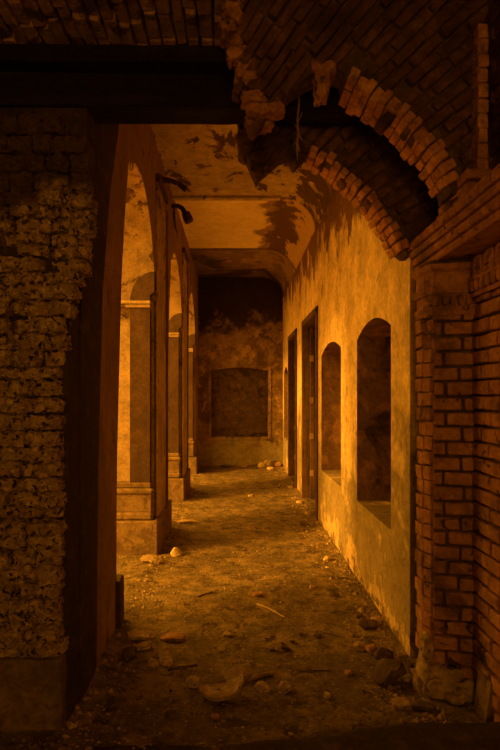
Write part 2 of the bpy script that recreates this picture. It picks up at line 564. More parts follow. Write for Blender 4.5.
tag(link('ceiling', bm, ['ceil_peeling', 'ceil_smooth', 'ceil_dark']), kind='structure')

# ------------------------------------------------------------------ left arcade
ARCH = [(3.83, 5.72), (6.69, 8.58), (9.55, 11.44)]
SPR, TH = 2.58, .50


HEAD = [(0, .75), (.012, 1.2), (.055, 1.9), (.09, 2.44), (.15, 2.90), (.215, 3.28), (.225, 3.40), (.27, 3.34), (.285, 3.44), (.33, 3.36), (.345, 3.46), (.42, 3.50), (.5, 3.505),
        (.6, 3.475), (.7, 3.40), (.8, 3.26), (.88, 3.08), (.94, 2.87), (.98, 2.70), (1, 2.56)]


def round_head(a, b):
    # a round arch whose near haunch has slumped out of true
    def f(u):
        t = (u - a) / (b - a)
        for (t0, z0), (t1, z1) in zip(HEAD[:-1], HEAD[1:]):
            if t0 - 1e-6 <= t <= t1 + 1e-6:
                return z0 + (z1 - z0) * (t - t0) / (t1 - t0)
        return HEAD[-1][1]
    return f


bm = bmesh.new()
wall_with_openings(bm, lambda u, w, d: (LX - d, u, w), 3.23, ENDY + .3, 0., CEIL + .12, TH,
                   [(a, b, 0., round_head(a, b), TH) for a, b in ARCH], step=.024, through=True, rmi=1)
tag(link('wall_left', bm, ['arcade_face', 'arcade_plaster']), kind='structure')

PIERS = [(5.72, 6.69, 'pale plaster arcade pier nearest the camera, on a stepped pedestal'),
         (8.58, 9.55, 'second arcade pier, standing on a pedestal between two round arches'),
         (11.44, 12.28, 'farthest arcade pier, in the corner against the sooty end wall')]
for k, (a, b, lab) in enumerate(PIERS):
    r = empty('arcade_pier', (LX - TH / 2, (a + b) / 2, 0), lab, 'pier', 'arcade piers on the left side')
    e = .0 if k < 2 else .1
    p = bmesh.new()
    box(p, LX - TH - .06, LX + .045, a - .17, b + .08 - e, -.06, .345, .012, .004)
    link('pedestal', p, 'plinth', r)
    p = bmesh.new()
    box(p, LX - TH - .03, LX - .015, a - 0.135, b + .05 - e, .345, .425, .02)
    box(p, LX - TH - .02, LX - .030, a - 0.110, b + .04 - e, .425, .60, .006)
    box(p, LX - TH - .04, LX - .005, a - 0.135, b + .06 - e, .60, .665, .022)
    box(p, LX - TH - .02, LX - .035, a - 0.110, b + .03 - e, .665, .72, .010)
    link('base_moulding', p, 'plinth', r)
    # cast shadow on the jamb, built as a dark half-shaft with rounded shoulder
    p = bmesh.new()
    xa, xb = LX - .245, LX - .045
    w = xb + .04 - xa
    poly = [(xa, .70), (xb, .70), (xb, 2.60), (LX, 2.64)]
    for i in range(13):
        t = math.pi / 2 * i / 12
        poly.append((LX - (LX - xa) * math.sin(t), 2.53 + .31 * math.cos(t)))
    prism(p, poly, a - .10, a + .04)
    link('jamb_shadow', p, 'old_shaded_plaster', r)
    p = bmesh.new()
    box(p, LX - TH - .03, LX - .03, a - .125, a + .05, 2.505, 2.545, .012)
    box(p, LX - TH - .02, LX - .04, a - .115, a + .05, 2.475, 2.505, .006)
    link('impost', p, 'arcade_plaster', r)
    # flat pilaster on the corridor face
    if k < 2:
        p = bmesh.new()
        box(p, LX - .02, LX + .02, a + .0, b - .30, .34, 3.78, .008)
        link('pilaster', p, 'arcade_plaster', r)
        p = bmesh.new()
        box(p, LX - .02, LX + .05, a - .02, b - .27, 3.78, 3.86, .012)
        link('capital', p, 'old_shaded_plaster', r)
        p = bmesh.new()
        box(p, LX - .02, LX + .026, b - .30, b - .10, .34, 3.72, .008)
        link('dark_strip', p, 'old_shaded_plaster', r)
r = empty('pier_stub', (LX - .2, 3.6, 0), 'low plaster plinth at the foot of the dark near jamb', 'plinth')
p = bmesh.new()
box(p, LX - TH - .05, LX + .03, 3.80, 3.97, -.06, .335, .010, .006)
link('pedestal', p, 'old_shaded_plaster', r)

# iron brackets sticking out of the arcade wall
b1 = empty('iron_bracket', (LX, 5.95, 3.84), 'straight rusty iron stub above the nearest arcade pier', 'bracket', 'iron stubs high on the arcade')
p = bmesh.new()
tube(p, [U(156, 178, 5.95), U(164, 180, 5.95), U(172, 181, 5.95), U(179, 184, 5.95), U(186, 190, 5.95)], [.03, .036, .026, .026, .030], 8)
link('arm', p, 'iron', b1)
p = bmesh.new()
rough_block(p, U(158, 181, 5.95), .09, .09, .11, 3, .01, 3)
link('wall_plate', p, 'iron', b1)
b2 = empty('iron_bracket', (LX, 7.15, 4.0), 'hooked rusty iron bracket farther along the arcade, end bent down', 'bracket', 'iron stubs high on the arcade')
p = bmesh.new()
tube(p, [U(171, 206, 7.15), U(178, 206, 7.15), U(182, 208, 7.15), U(185, 213, 7.15), U(187, 217, 7.15)], [.028, .03, .03, .034, .042], 8)
link('arm', p, 'iron', b2)
p = bmesh.new()
tube(p, [U(185.5, 213, 7.15), U(187.5, 218, 7.15), U(189.5, 222, 7.15)], [.055, .06, .058], 9)
link('bent_end', p, 'iron', b2)
p = bmesh.new()
tube(p, [U(174, 206, 7.1), U(174, 216, 7.1), U(175, 226, 7.1), U(177, 233, 7.1)], [.012, .016, .013, .006], 6)
link('hanging_strip', p, 'iron', b2)

# ------------------------------------------------------------------ near left masonry
r = empty('rubble_pier', (-1.08, 3.0, 0), 'crumbling rubble masonry pier with a smooth plastered foot, left of the passage', 'pier')
p = bmesh.new()
box(p, -1.42, -.805, 2.70, 3.225, -.05, 2.89, 0)
box(p, -1.42, -.80, 3.03, 3.225, 2.86, 3.155, 0)
pol = [(2.9, .0), (3.22, .0), (3.27, 1.24), (3.38, 2.25), (3.57, 2.89), (3.84, 3.42), (3.84, 3.6), (3.225, 3.6), (3.225, 2.9), (2.9, 2.86)]  # beam shadow on the jamb, cut as a thin dark slab
pa_ = [p.verts.new((-.812, y, z)) for y, z in pol]
pb_ = [p.verts.new((-.797, y, z)) for y, z in pol]
for t in tessellate_polygon([[Vector((y, z, 0)) for y, z in pol]]):
    p.faces.new([pa_[i] for i in t])
    p.faces.new([pb_[i] for i in t])
for i in range(10):
    p.faces.new([pa_[i], pa_[(i + 1) % 10], pb_[(i + 1) % 10], pb_[i]])
link('core', p, 'soot_shade_jamb', r)
p = bmesh.new()
z, row = .36, 0
R2 = random.Random(23)


def right_edge(z):
    py = VY - (z - EYE) * F / 2.63
    pts = [(125, 92), (200, 97), (215, 97), (245, 91), (280, 86), (300, 80), (330, 70), (380, 67), (760, 67)]
    for (a, xa), (b, xb) in zip(pts[:-1], pts[1:]):
        if a <= py <= b:
            return ((xa + (xb - xa) * (py - a) / (b - a)) - VX) / F * 2.63
    return -.79


while z < 2.84:
    h = R2.uniform(.055, .085)
    if z > 2.52:
        h = .09
    xe = right_edge(z + h / 2)
    x = xe - .030 + R2.uniform(-.012, .008)
    while x > -1.30:
        w = R2.uniform(.06, .17)
        if z > 2.52:
            dep = R2.uniform(.0, .012)
        else:
            dep = R2.uniform(-.03, .05) if R2.random() > .14 or w > .13 else R2.uniform(.05, .10)
        lo = R2.random() < .5
        rough_block(p, (x - w / 2, 2.685 + dep, z + h / 2), w * 1.0, .13, h * R2.uniform(.76, .98), R2.uniform(0, 50),
                    amp=.013, cuts=8, roundness=.22, fr=30, grit=.008)
        if R2.random() < .35:                               # lumps of lime left on the face
            s = R2.uniform(.02, .045)
            rough_block(p, (x - w * R2.random(), 2.62 + dep, z + R2.random() * h), s, s * .8, s, R2.uniform(0, 50), amp=.012, cuts=3, roundness=.6, fr=40)
        x -= w + R2.uniform(.002, .018)
    z += h
link('rubble_face', p, 'rubble', r, smooth=False, merge=False)
p = bmesh.new()
rough_block(p, (-1.125, 2.67, .17), .62, .085, .37, 4, amp=.008, cuts=14, roundness=.02, fr=9)
link('plastered_foot', p, 'plinth', r, smooth=True)

# ------------------------------------------------------------------ beams over the opening
for k, (ya, yb, t0, t1, b0, b1_, lab) in enumerate((
        (3.00, 3.20, 42, 47, 80, 85, 'upper of the two soot-black timbers spanning the opening'),
        (3.02, 3.22, 70, 76, 122, 127, 'lower soot-black timber just above the opening'))):
    bm = bmesh.new()
    xl, xr = -1.45, 1.30

    def zz(py, Y):
        return EYE + (VY - py) / F * Y
    n = 24
    ringp = []
    for i in range(n + 1):
        t = i / n
        x = xl + (xr - xl) * t
        zt = zz(t0 + (t1 - t0) * t, ya) + .004 * noise.noise(Vector((x * 5, k, 0)))
        zb = zz(b0 + (b1_ - b0) * t, yb) + .006 * noise.noise(Vector((x * 6, k, 4)))
        ringp.append([bm.verts.new(c) for c in ((x, ya, zb + .01), (x, ya + .01, zb), (x, yb, zb), (x, yb, zt), (x, ya + .01, zt), (x, ya, zt - .01))])
    for i in range(n):
        for j in range(6):
            bm.faces.new([ringp[i][j], ringp[i][(j + 1) % 6], ringp[i + 1][(j + 1) % 6], ringp[i + 1][j]])
    bm.faces.new(ringp[0])
    bm.faces.new(ringp[-1][::-1])
    tag(link('timber_beam', bm, 'timber'), lab, 'beam', 'beams over the opening')

# ------------------------------------------------------------------ brick arches
AX, AY, AZ = Vector((1, 0, 0)), Vector((0, 1, 0)), Vector((0, 0, 1))


def P(px, py, Y):
    v = U(px, py, Y)
    return (v.x, v.z)


def polar_bricks(bm, poly, cx, cz, y0, dep, dth, blen, r0, r1, th0, th1, rnd, mi=0):
    """courses that run out from (cx, cz): bricks as separate blocks, kept where their middle lies inside the outline"""
    k, th = 0, th0
    while th < th1:
        d = Vector((math.cos(th), 0, math.sin(th)))
        nrm = Vector((-math.sin(th), 0, math.cos(th)))
        rr = r0 + rnd.uniform(0, blen)
        while rr < r1:
            L = blen * rnd.uniform(.72, 1.15)
            c = Vector((cx, 0, cz)) + d * (rr + L / 2)
            t = (rr + L / 2) * dth
            if inside(poly, c.x, c.z):
                yy = y0 + rnd.uniform(-.013, .018)
                obox(bm, (c.x, yy + dep / 2, c.z), d, AY, nrm, L - rnd.uniform(.008, .02), dep, t * rnd.uniform(.74, .9), .003, .025, rnd, mi)
            rr += L
        th += dth
        k += 1


def arc_pts(cx, cz, R, a0, a1, n):
    return [(cx + R * math.cos(a0 + (a1 - a0) * i / n), cz + R * math.sin(a0 + (a1 - a0) * i / n)) for i in range(n + 1)]


R3 = random.Random(41)
# --- front arch, broken off at the crown
Y1 = 2.75
C1, RA = (.05, EYE + .535), 1.125
a_lo, a_hi = math.radians(28), math.radians(63.5)
root = empty('broken_brick_arch', (1.1, Y1 + .1, 2.62), 'nearer broken brick arch, its lit rim curving down to the right', 'arch', 'broken brick arches across the passage')
left_edge = [P(*q, Y1) for q in ((345, 68), (330, 62), (310, 72), (292, 84), (277, 99), (270, 113), (259, 113), (256, 96), (244, 78), (236, 58), (231, 42), (228, 18), (229, -12))]
poly1 = [(1.27, 2.60), (1.07, 2.60)] + arc_pts(*C1, RA + .01, a_lo, a_hi, 16) + left_edge + [(1.27, 3.62)]
core = bmesh.new()
prism(core, poly1, Y1 + .03, Y1 + .19)
link('mortar_core', core, 'mortar', root)
p = bmesh.new()
cx, _, cz = U(-17, 465, Y1)
poly1b = [(1.30, 2.56), (1.10, 2.56)] + arc_pts(*C1, RA + .05, a_lo, a_hi, 16) + left_edge + [(1.30, 3.66)]
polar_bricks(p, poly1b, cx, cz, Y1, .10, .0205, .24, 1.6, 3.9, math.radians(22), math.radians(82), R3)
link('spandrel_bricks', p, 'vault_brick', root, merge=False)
p = bmesh.new()
a = a_lo
while a < a_hi:
    da = R3.uniform(.036, .050)
    d = Vector((math.cos(a), 0, math.sin(a)))
    nrm = Vector((-math.sin(a), 0, math.cos(a)))
    # two bricks through the thickness of the rim, toothed
    cut = R3.uniform(.08, .16)
    ro = R3.uniform(-.012, .012)
    for y0, y1 in ((Y1 - .012, Y1 - .012 + cut), (Y1 + cut, Y1 + .235 + R3.uniform(-.012, .012))):
        obox(p, Vector((C1[0], 0, C1[1])) + d * (RA + .027 + ro + R3.uniform(-.005, .005)) + AY * (y0 + y1) / 2, d, AY, nrm, .07, (y1 - y0) * .98, RA * da * R3.uniform(.88, .96), .003, .035, R3)
    a += da
link('arch_ring', p, 'arch_brick', root, merge=False)
p = bmesh.new()                                             # ragged stepped edge on the left, lumps of brick and lime
for q in range(46):
    t = R3.random()
    seq = [(229, -5), (229, 20), (232, 44), (243, 72), (254, 92), (257, 108), (264, 113), (270, 108)]
    i = min(int(t * (len(seq) - 1)), len(seq) - 2)
    f = t * (len(seq) - 1) - i
    px = seq[i][0] + (seq[i + 1][0] - seq[i][0]) * f + R3.uniform(-4, 7)
    py = seq[i][1] + (seq[i + 1][1] - seq[i][1]) * f + R3.uniform(-3, 2)
    c = U(px, py, Y1)
    s = R3.uniform(.035, .07)
    rough_block(p, (c.x, Y1 + R3.uniform(.0, .18), c.z), s * 1.3, .09, s * .8, R3.uniform(0, 60), amp=.010, cuts=5, roundness=.12, fr=34, grit=.004,
                R=Matrix.Rotation(R3.uniform(-.7, .7), 3, 'Y'))
link('ragged_edge', p, 'brick', root, merge=False)
p = bmesh.new()
for px, py, w, h in ((322, 79, .075, .11), (321, 94, .06, .085), (328, 72, .07, .06), (317, 70, .06, .05)):
    c = U(px, py, Y1 + .05)
    rough_block(p, c, w, .10, h, px, amp=.014, cuts=5, roundness=.35, fr=28)
link('hanging_brick', p, 'brick', root, merge=False)

# --- second arch behind
Y2 = 3.27
C2, RB = (U(218, 0, Y2).x, EYE + .41 * Y2 / 3.35), 1.185 * Y2 / 3.35
b_lo, b_hi = math.radians(24), math.radians(64)
root2 = empty('broken_brick_arch', (1.0, Y2 + .1, 2.5), 'farther broken brick arch, its toothed edge against the ochre wall', 'arch', 'broken brick arches across the passage')
jag = [P(*q, Y2) for q in ((303, 146), (301, 153), (299, 158), (296, 160), (290, 149), (281, 152), (272, 160), (262, 168), (257, 176), (253, 165), (246, 150), (240, 128), (236, 100))]
poly2 = [(1.30, 2.43), (1.02, 2.43)] + arc_pts(*C2, RB + .01, b_lo, b_hi, 16) + jag + [(-.1, CEIL), (1.30, CEIL)]
core = bmesh.new()
prism(core, poly2, Y2 + .04, Y2 + .20)
link('mortar_core', core, 'mortar', root2)
p = bmesh.new()
cx, _, cz = U(20, 440, Y2)
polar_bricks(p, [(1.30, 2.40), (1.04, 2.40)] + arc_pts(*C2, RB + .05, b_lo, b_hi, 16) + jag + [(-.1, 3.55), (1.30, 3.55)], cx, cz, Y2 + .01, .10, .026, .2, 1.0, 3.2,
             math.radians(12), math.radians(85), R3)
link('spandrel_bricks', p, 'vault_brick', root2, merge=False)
p = bmesh.new()
a = b_lo
while a < b_hi:
    da = R3.uniform(.042, .052)
    d = Vector((math.cos(a), 0, math.sin(a)))
    nrm = Vector((-math.sin(a), 0, math.cos(a)))
    cut = R3.uniform(.08, .16)
    ro = R3.uniform(-.012, .008)
    for y0, y1 in ((Y2 - .01, Y2 - .01 + cut), (Y2 + cut, Y2 + .24 + R3.uniform(-.015, .015))):
        obox(p, Vector((C2[0], 0, C2[1])) + d * (RB + .022 + ro + R3.uniform(-.006, .006)) + AY * (y0 + y1) / 2, d, AY, nrm, .048, (y1 - y0) * .97, RB * da * R3.uniform(.78, .9), .004, .05, R3)
    a += da
link('arch_ring', p, 'arch_brick', root2, merge=False)
p = bmesh.new()
for px, py, s in ((246, 135, .06), (251, 147, .06), (256, 158, .07), (258, 169, .05), (266, 158, .06), (274, 150, .06), (283, 145, .06), (293, 150, .06),
                  (300, 154, .05), (307, 146, .06), (264, 140, .07), (290, 138, .07), (277, 138, .06), (252, 132, .06), (243, 128, .05)):
    c = U(px, py, Y2)
    rough_block(p, (c.x, Y2 + R3.uniform(.02, .12), c.z), s * 1.3, .12, s, px, amp=.014, cuts=4, roundness=.3, fr=28, R=Matrix.Rotation(R3.uniform(-.8, .2), 3, 'Y'))
link('ragged_edge', p, 'vault_brick', root2, merge=False)

# wall carried by the beams, closing the corridor above the opening
bm = bmesh.new()
box(bm, LX - TH, 1.9, 3.50, 3.66, 3.37, CEIL + .1)
box(bm, -1.6, -.02, 3.45, 3.50, 3.30, CEIL + .1)
tag(link('wall_above_beams', bm, 'soot_shade_jamb'), kind='structure')

# a root or wire hanging from the broken crown
h = empty('hanging_root', U(298, 100, 2.975), 'thin dry root hanging from the broken crown of the arch', 'root')
p = bmesh.new()
tube(p, [U(299.5, 88, 2.975), U(299, 104, 2.975), U(297.5, 120, 2.975), U(298.5, 133, 2.975), U(297, 146, 2.975), U(297.5, 160, 2.975)], [.006, .005, .006, .005, .006, .003], 6)
link('stem', p, 'wood_pale', h)
p = bmesh.new()
for a, b in (((298, 122), (302, 112)), ((298, 134), (302, 140)), ((297.5, 138), (293, 146)), ((297.5, 143), (300, 152)), ((298, 130), (294, 124))):
    tube(p, [U(*a, 2.975), U((a[0] + b[0]) / 2 + .5, (a[1] + b[1]) / 2, 2.97), U(*b, 2.965)], [.004, .003, .002], 5)
rough_block(p, U(297.5, 147, 2.975), .016, .016, .04, 8, .006, 3, .6, 60)
link('rootlet', p, 'wood_pale', h)

# ------------------------------------------------------------------ near vault (brick ceiling over the front bay)
bm = bmesh.new()
R4 = random.Random(77)
x = -1.75
while x < 1.35:
    w = R4.uniform(.062, .085)
    y = 2.15 - R4.uniform(0, .2)
    while y < 3.22:
        L = R4.uniform(.16, .24)
        hh = R4.uniform(-.012, .012) + (-.012 if R4.random() < .2 else 0)
        if not (y + L > Y1 - .04 and x + w > -.03):
            obox(bm, (x + w / 2, y + L / 2, 3.63 + hh), AX, AY, AZ, w * R4.uniform(.78, .92), L - .012, .10, .004, .03, R4)
        y += L
    x += w
tag(link('ceiling_vault', bm, 'ceiling_brick', merge=False), kind='structure')
bm = bmesh.new()
box(bm, -2.0, 1.7, -2.1, 3.50, 3.645, 3.80)
tag(link('ceiling_slab', bm, 'mortar'), kind='structure')

# ------------------------------------------------------------------ near right brick wall, pilaster and cornice
WX = 1.235
R5 = random.Random(9)


def coursed(bm, p0, p1, z0, z1, hc, L, depth, rnd, joint=.014, keep=None):
    """running-bond bricks on the vertical plane from p0 to p1, proud of the plane by a little"""
    p0, p1 = Vector((*p0, 0)), Vector((*p1, 0))
    d = (p1 - p0)
    W = d.length
    d.normalize()
    n = Vector((d.y, -d.x, 0))
    z, k = z0, 0
    while z < z1 - .01:
        u = -(L / 2 if k % 2 else 0) - rnd.uniform(0, .02)
        while u < W:
            l = L * rnd.uniform(.94, 1.06)
            ua, ub = max(u, 0), min(u + l, W)
            if ub - ua > .03:
                pr = rnd.uniform(-.006, .006) - (.015 if rnd.random() < .06 else 0)
                c = p0 + d * (ua + ub) / 2 + n * (pr - depth / 2) + Vector((0, 0, z + hc / 2))
                obox(bm, c, d, n, AZ, ub - ua - joint, depth, hc - joint * rnd.uniform(.8, 1.25), .003, .012, rnd, 0, .10)
            u += l
        z += hc * rnd.uniform(.97, 1.03)
        k += 1


bm = bmesh.new()
box(bm, WX + .03, WX + .5, -2.0, 3.36, -.05, 3.66)
tag(link('wall_near_right', bm, 'mortar'), kind='structure')
r = empty('brick_facing', (WX, 2.4, 0), 'brick wall at the right edge of the photo, running toward the viewer', 'brickwork')
p = bmesh.new()
coursed(p, (WX, 2.93), (WX, 1.55), .02, 2.10, .079, .225, .09, R5)
link('lower_courses', p, 'brick', r, merge=False)
p = bmesh.new()
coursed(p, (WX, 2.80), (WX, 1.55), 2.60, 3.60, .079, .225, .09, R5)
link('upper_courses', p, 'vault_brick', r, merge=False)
p = bmesh.new()                                             # leaning strip of render at the foot
prism(p, [(WX - .04, .0), (WX + .02, .0), (WX + .02, .22), (WX - .010, .22)], 2.68, 2.82)
link('plaster_skirt', p, 'plinth', r)

r = empty('brick_pilaster', (1.12, 2.95, 0), 'square brick pilaster with a moulded capital at the right of the passage', 'pilaster')
A0, A1 = (1.040, 2.955), (WX + .01, 2.905)                  # its face, turned a little into the passage
p = bmesh.new()
poly = [(1.034, 3.03), (1.057, 2.985), (WX + .02, 2.945), (WX + .02, 3.135), (1.034, 3.135)]
a = [p.verts.new((x, y, -.05)) for x, y in poly]
b = [p.verts.new((x, y, 2.32)) for x, y in poly]
p.faces.new(a[::-1])
p.faces.new(b)
for i in range(5):
    p.faces.new([a[i], a[(i + 1) % 5], b[(i + 1) % 5], b[i]])
link('mortar_core', p, 'mortar', r)
p = bmesh.new()
coursed(p, A0, A1, .10, 2.02, .0785, .155, .08, R5)
link('front_courses', p, 'brick', r, merge=False)
p = bmesh.new()
coursed(p, (1.012, 3.03), (1.036, 2.96), .20, 2.02, .0785, .30, .03, R5, joint=.009)
coursed(p, (1.012, 3.14), (1.012, 3.03), .20, 2.02, .0785, .30, .03, R5, joint=.009)
link('corner_courses', p, 'brick', r, merge=False)
p = bmesh.new()                                             # battered lime foot
for c, s in (((1.12, 2.99, .07), (.26, .16, .20)), ((1.03, 3.01, .15), (.055, .10, .34)), ((1.19, 2.95, .05), (.12, .14, .14)), ((1.02, 3.02, .04), (.10, .13, .13)), ((1.05, 2.98, .12), (.09, .10, .13))):
    rough_block(p, c, *s, c[0] * 9, amp=.018, cuts=8, roundness=.35, fr=20, grit=.003)
link('battered_foot', p, 'stone', r, merge=False, smooth=True)


def moulding(bm, path, prof, caps=True):
    """profile of (outward, z) swept along a plan path; outward lies to the right-hand side of travel turned into the room"""
    pts = [Vector((*q, 0)) for q in path]
    rings = []
    for i, q in enumerate(pts):
        ds = []
        if i > 0:
            ds.append((q - pts[i - 1]).normalized())
        if i < len(pts) - 1:
            ds.append((pts[i + 1] - q).normalized())
        ns = [Vector((d.y, -d.x, 0)) * -1 for d in ds]
        n = sum(ns, Vector()).normalized()
        k = 1 / max(.5, n.dot(ns[0]))
        rings.append([bm.verts.new(q + n * o * k + AZ * z) for o, z in prof])
    m = len(prof)
    for i in range(len(rings) - 1):
        for j in range(m):
            bm.faces.new([rings[i][j], rings[i][(j + 1) % m], rings[i + 1][(j + 1) % m], rings[i + 1][j]])
    if caps:
        bm.faces.new(rings[0])
        bm.faces.new(rings[-1][::-1])


# capital of the pilaster
p = bmesh.new()
pathP = [(WX + .02, 2.905), (1.05, 2.955), (1.032, 3.03), (1.032, 3.16)]
moulding(p, pathP, [(-.018, 2.02), (.012, 2.02), (.018, 2.05), (.018, 2.065), (-.018, 2.065)])
moulding(p, pathP, [(-.018, 2.13), (.022, 2.13), (.026, 2.15), (.026, 2.165), (-.018, 2.165)])
moulding(p, pathP, [(-.018, 2.065), (.004, 2.065), (.008, 2.13), (-.018, 2.13)])
moulding(p, pathP, [(-.018, 2.165), (.010, 2.165), (.010, 2.245), (.030, 2.26), (.034, 2.285), (-.018, 2.285)])
link('capital', p, 'brick', r)
for i in range(5):                                          # scalloped drops round the neck
    q = Vector((*A0, 0)).lerp(Vector((*A1, 0)), (i + .5) / 5.4)
    s = bmesh.new()
    rough_block(s, (q.x, q.y - .012, 2.095), .026, .03, .05, i, amp=.003, cuts=3, roundness=.75)
    link('scallop', s, 'brick', r, smooth=True)
# cornice: corbelled courses sweeping from the jamb up onto the right-hand wall
rc = empty('brick_cornice', (1.1, 2.8, 2.3), 'corbelled brick cornice sweeping over the pilaster capital at the right', 'cornice')
p = bmesh.new()
pathC = [(WX, 1.6), (WX, 3.31)]
for o, z0, z1 in ((.172, 2.315, 2.352), (.190, 2.358, 2.398), (.204, 2.404, 2.440), (.218, 2.446, 2.490)):
    moulding(p, pathC, [(-.05, z0), (o - .008, z0), (o, z0 + .008), (o, z1 - .006), (o - .006, z1), (-.05, z1)])
link('corbel_course', p, 'brick', rc)
p = bmesh.new()                                             # rising bricks between cornice and arch foot
coursed(p, (1.075, 3.20), (1.075, 1.7), 2.492, 2.56, .0625, .2, .16, R5)
coursed(p, (1.10, 3.05), (1.10, 2.64), 2.556, 2.68, .0625, .17, .12, R5)
link('springer_bricks', p, 'brick', rc, merge=False)
p = bmesh.new()                                             # frieze of little blind arches with dentils below
box(p, WX - .012, WX + .05, 1.6, 2.88, 2.10, 2.30)
link('frieze', p, 'brick', rc)
for i in range(6):
    y = 2.80 - i * .125
    s = bmesh.new()
    for yy in (y - .045, y + .045):
        box(s, WX - .028, WX, yy - .010, yy + .010, 2.20, 2.275, .003)
    for j in range(7):
        t0, t1 = math.pi * j / 7, math.pi * (j + 1) / 7
        for ra in (0,):
            c0 = (y + .045 * math.cos((t0 + t1) / 2), 2.262 + .03 * math.sin((t0 + t1) / 2))
            box(s, WX - .026, WX, c0[0] - .012, c0[0] + .012, c0[1] - .008, c0[1] + .008)
    link('blind_arch', s, 'brick', rc)
for i in range(14):
    y = 2.86 - i * .06
    s = bmesh.new()
    rough_block(s, (WX - .02, y, 2.155), .03, .034, .055, i + 9, amp=.003, cuts=3, roundness=.6)
    link('dentil', s, 'brick', rc, smooth=True)
p = bmesh.new()
moulding(p, [(WX, 1.6), (WX, 2.9)], [(-.03, 2.185), (.026, 2.185), (.030, 2.198), (-.03, 2.198)])
moulding(p, [(WX, 1.6), (WX, 2.9)], [(-.03, 2.10), (.022, 2.10), (.026, 2.118), (-.03, 2.118)])
link('fillet', p, 'brick', rc)

# slim brick rib in the corner above the cornice
p = bmesh.new()
zb = 2.60
while zb < 3.35:
    box(p, U(478.5, 0, 2.69).x, U(489, 0, 2.69).x, 2.69, 2.78, zb, zb + .068, .006, .004)
    zb += .072
tag(link('corner_rib', p, 'arch_brick'), 'slim upright brick rib above the cornice at the upper right', 'rib')

# unseen front bay walls added to dim it; back opening sized for light
bm = bmesh.new()
box(bm, -1.95, -1.42, 2.75, 3.4, -.05, 3.66)
tag(link('added_wall_near_left', bm, 'soot_shade_jamb'), kind='structure')
bm = bmesh.new()
box(bm, -2.0, -1.75, -2.0, 2.75, -.05, 3.66)
tag(link('added_wall_side', bm, 'soot_shade_jamb'), kind='structure')
bm = bmesh.new()
box(bm, -2.0, -.9, -2.1, -2.0, -.05, 3.66)
box(bm, .6, 1.7, -2.1, -2.0, -.05, 3.66)
box(bm, -.9, .6, -2.1, -2.0, 3.1, 3.66)
box(bm, -.9, .6, -2.1, -2.0, -.05, 1.2)
tag(link('added_wall_back_light_gap', bm, 'soot_shade_jamb'), kind='structure')

# ------------------------------------------------------------------ dark doorstep in front
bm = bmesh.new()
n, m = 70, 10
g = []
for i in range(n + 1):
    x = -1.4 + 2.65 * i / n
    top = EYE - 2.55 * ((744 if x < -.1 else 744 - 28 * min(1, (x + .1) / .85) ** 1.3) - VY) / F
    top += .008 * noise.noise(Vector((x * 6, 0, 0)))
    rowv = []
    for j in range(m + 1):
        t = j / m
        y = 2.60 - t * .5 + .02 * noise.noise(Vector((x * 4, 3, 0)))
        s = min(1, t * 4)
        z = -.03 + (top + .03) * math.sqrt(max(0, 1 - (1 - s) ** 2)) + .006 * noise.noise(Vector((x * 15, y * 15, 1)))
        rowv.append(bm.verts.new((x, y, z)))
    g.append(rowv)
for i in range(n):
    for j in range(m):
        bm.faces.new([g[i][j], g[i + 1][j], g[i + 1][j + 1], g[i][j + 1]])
tag(link('doorstep', bm, 'soot_shade_jamb', smooth=True), 'dark worn doorstep along the bottom edge of the photo', 'doorstep')


# ------------------------------------------------------------------ debris on the floor
def stone(px, py, w, h, d, label, m='stone', cat='stone', name='stone', tilt=0., yaw=None, roundness=.4, amp=.16, group=None, sink=.15):
    """px, py: where its front foot meets the floor; w, h in pixels as seen, d depth in metres"""
    x, y = G(px, py)
    if y > ENDY - d - .04:                                  # keeps the far lumps clear of the end wall
        y = ENDY - d - .04
        x = (px - VX) / F * y
    s = y / F
    W, H = w * s, h * s
    bm = bmesh.new()
    R = Matrix.Rotation(yaw if yaw is not None else RND.uniform(-.5, .5), 3, 'Z') @ Matrix.Rotation(tilt, 3, 'Y')
    rr = random.Random(int(px * 131 + py))
    for k in range(24 if roundness < .5 else 60):           # angular lump: hull of scattered points, then weathered
        v = Vector((rr.gauss(0, 1), rr.gauss(0, 1), rr.gauss(0, 1))).normalized()
        v = Vector([math.copysign(abs(c) ** .75, c) for c in v]) * rr.uniform(.86, 1.04)
        bm.verts.new(R @ Vector((v.x * W / 2, v.y * d / 2, v.z * H / 2)))
    hull = bmesh.ops.convex_hull(bm, input=bm.verts)
    bmesh.ops.delete(bm, geom=[g_ for g_ in hull['geom_interior'] if isinstance(g_, bmesh.types.BMVert)], context='VERTS')
    bmesh.ops.subdivide_edges(bm, edges=bm.edges[:], cuts=2, use_grid_fill=True)
    for v in bm.verts:
        v.co += noise.noise_vector(v.co * (3.2 / max(W, H)) + Vector((px, py, 0))) * min(W, H, d) * .07
    zmin = min(v.co.z for v in bm.verts)
    fz = floor_z(x, y + d / 2)
    o = link(name, bm, m, smooth=False)
    o.location = (x, y + d / 2, fz - zmin - H * sink)
    return tag(o, label, cat, group)


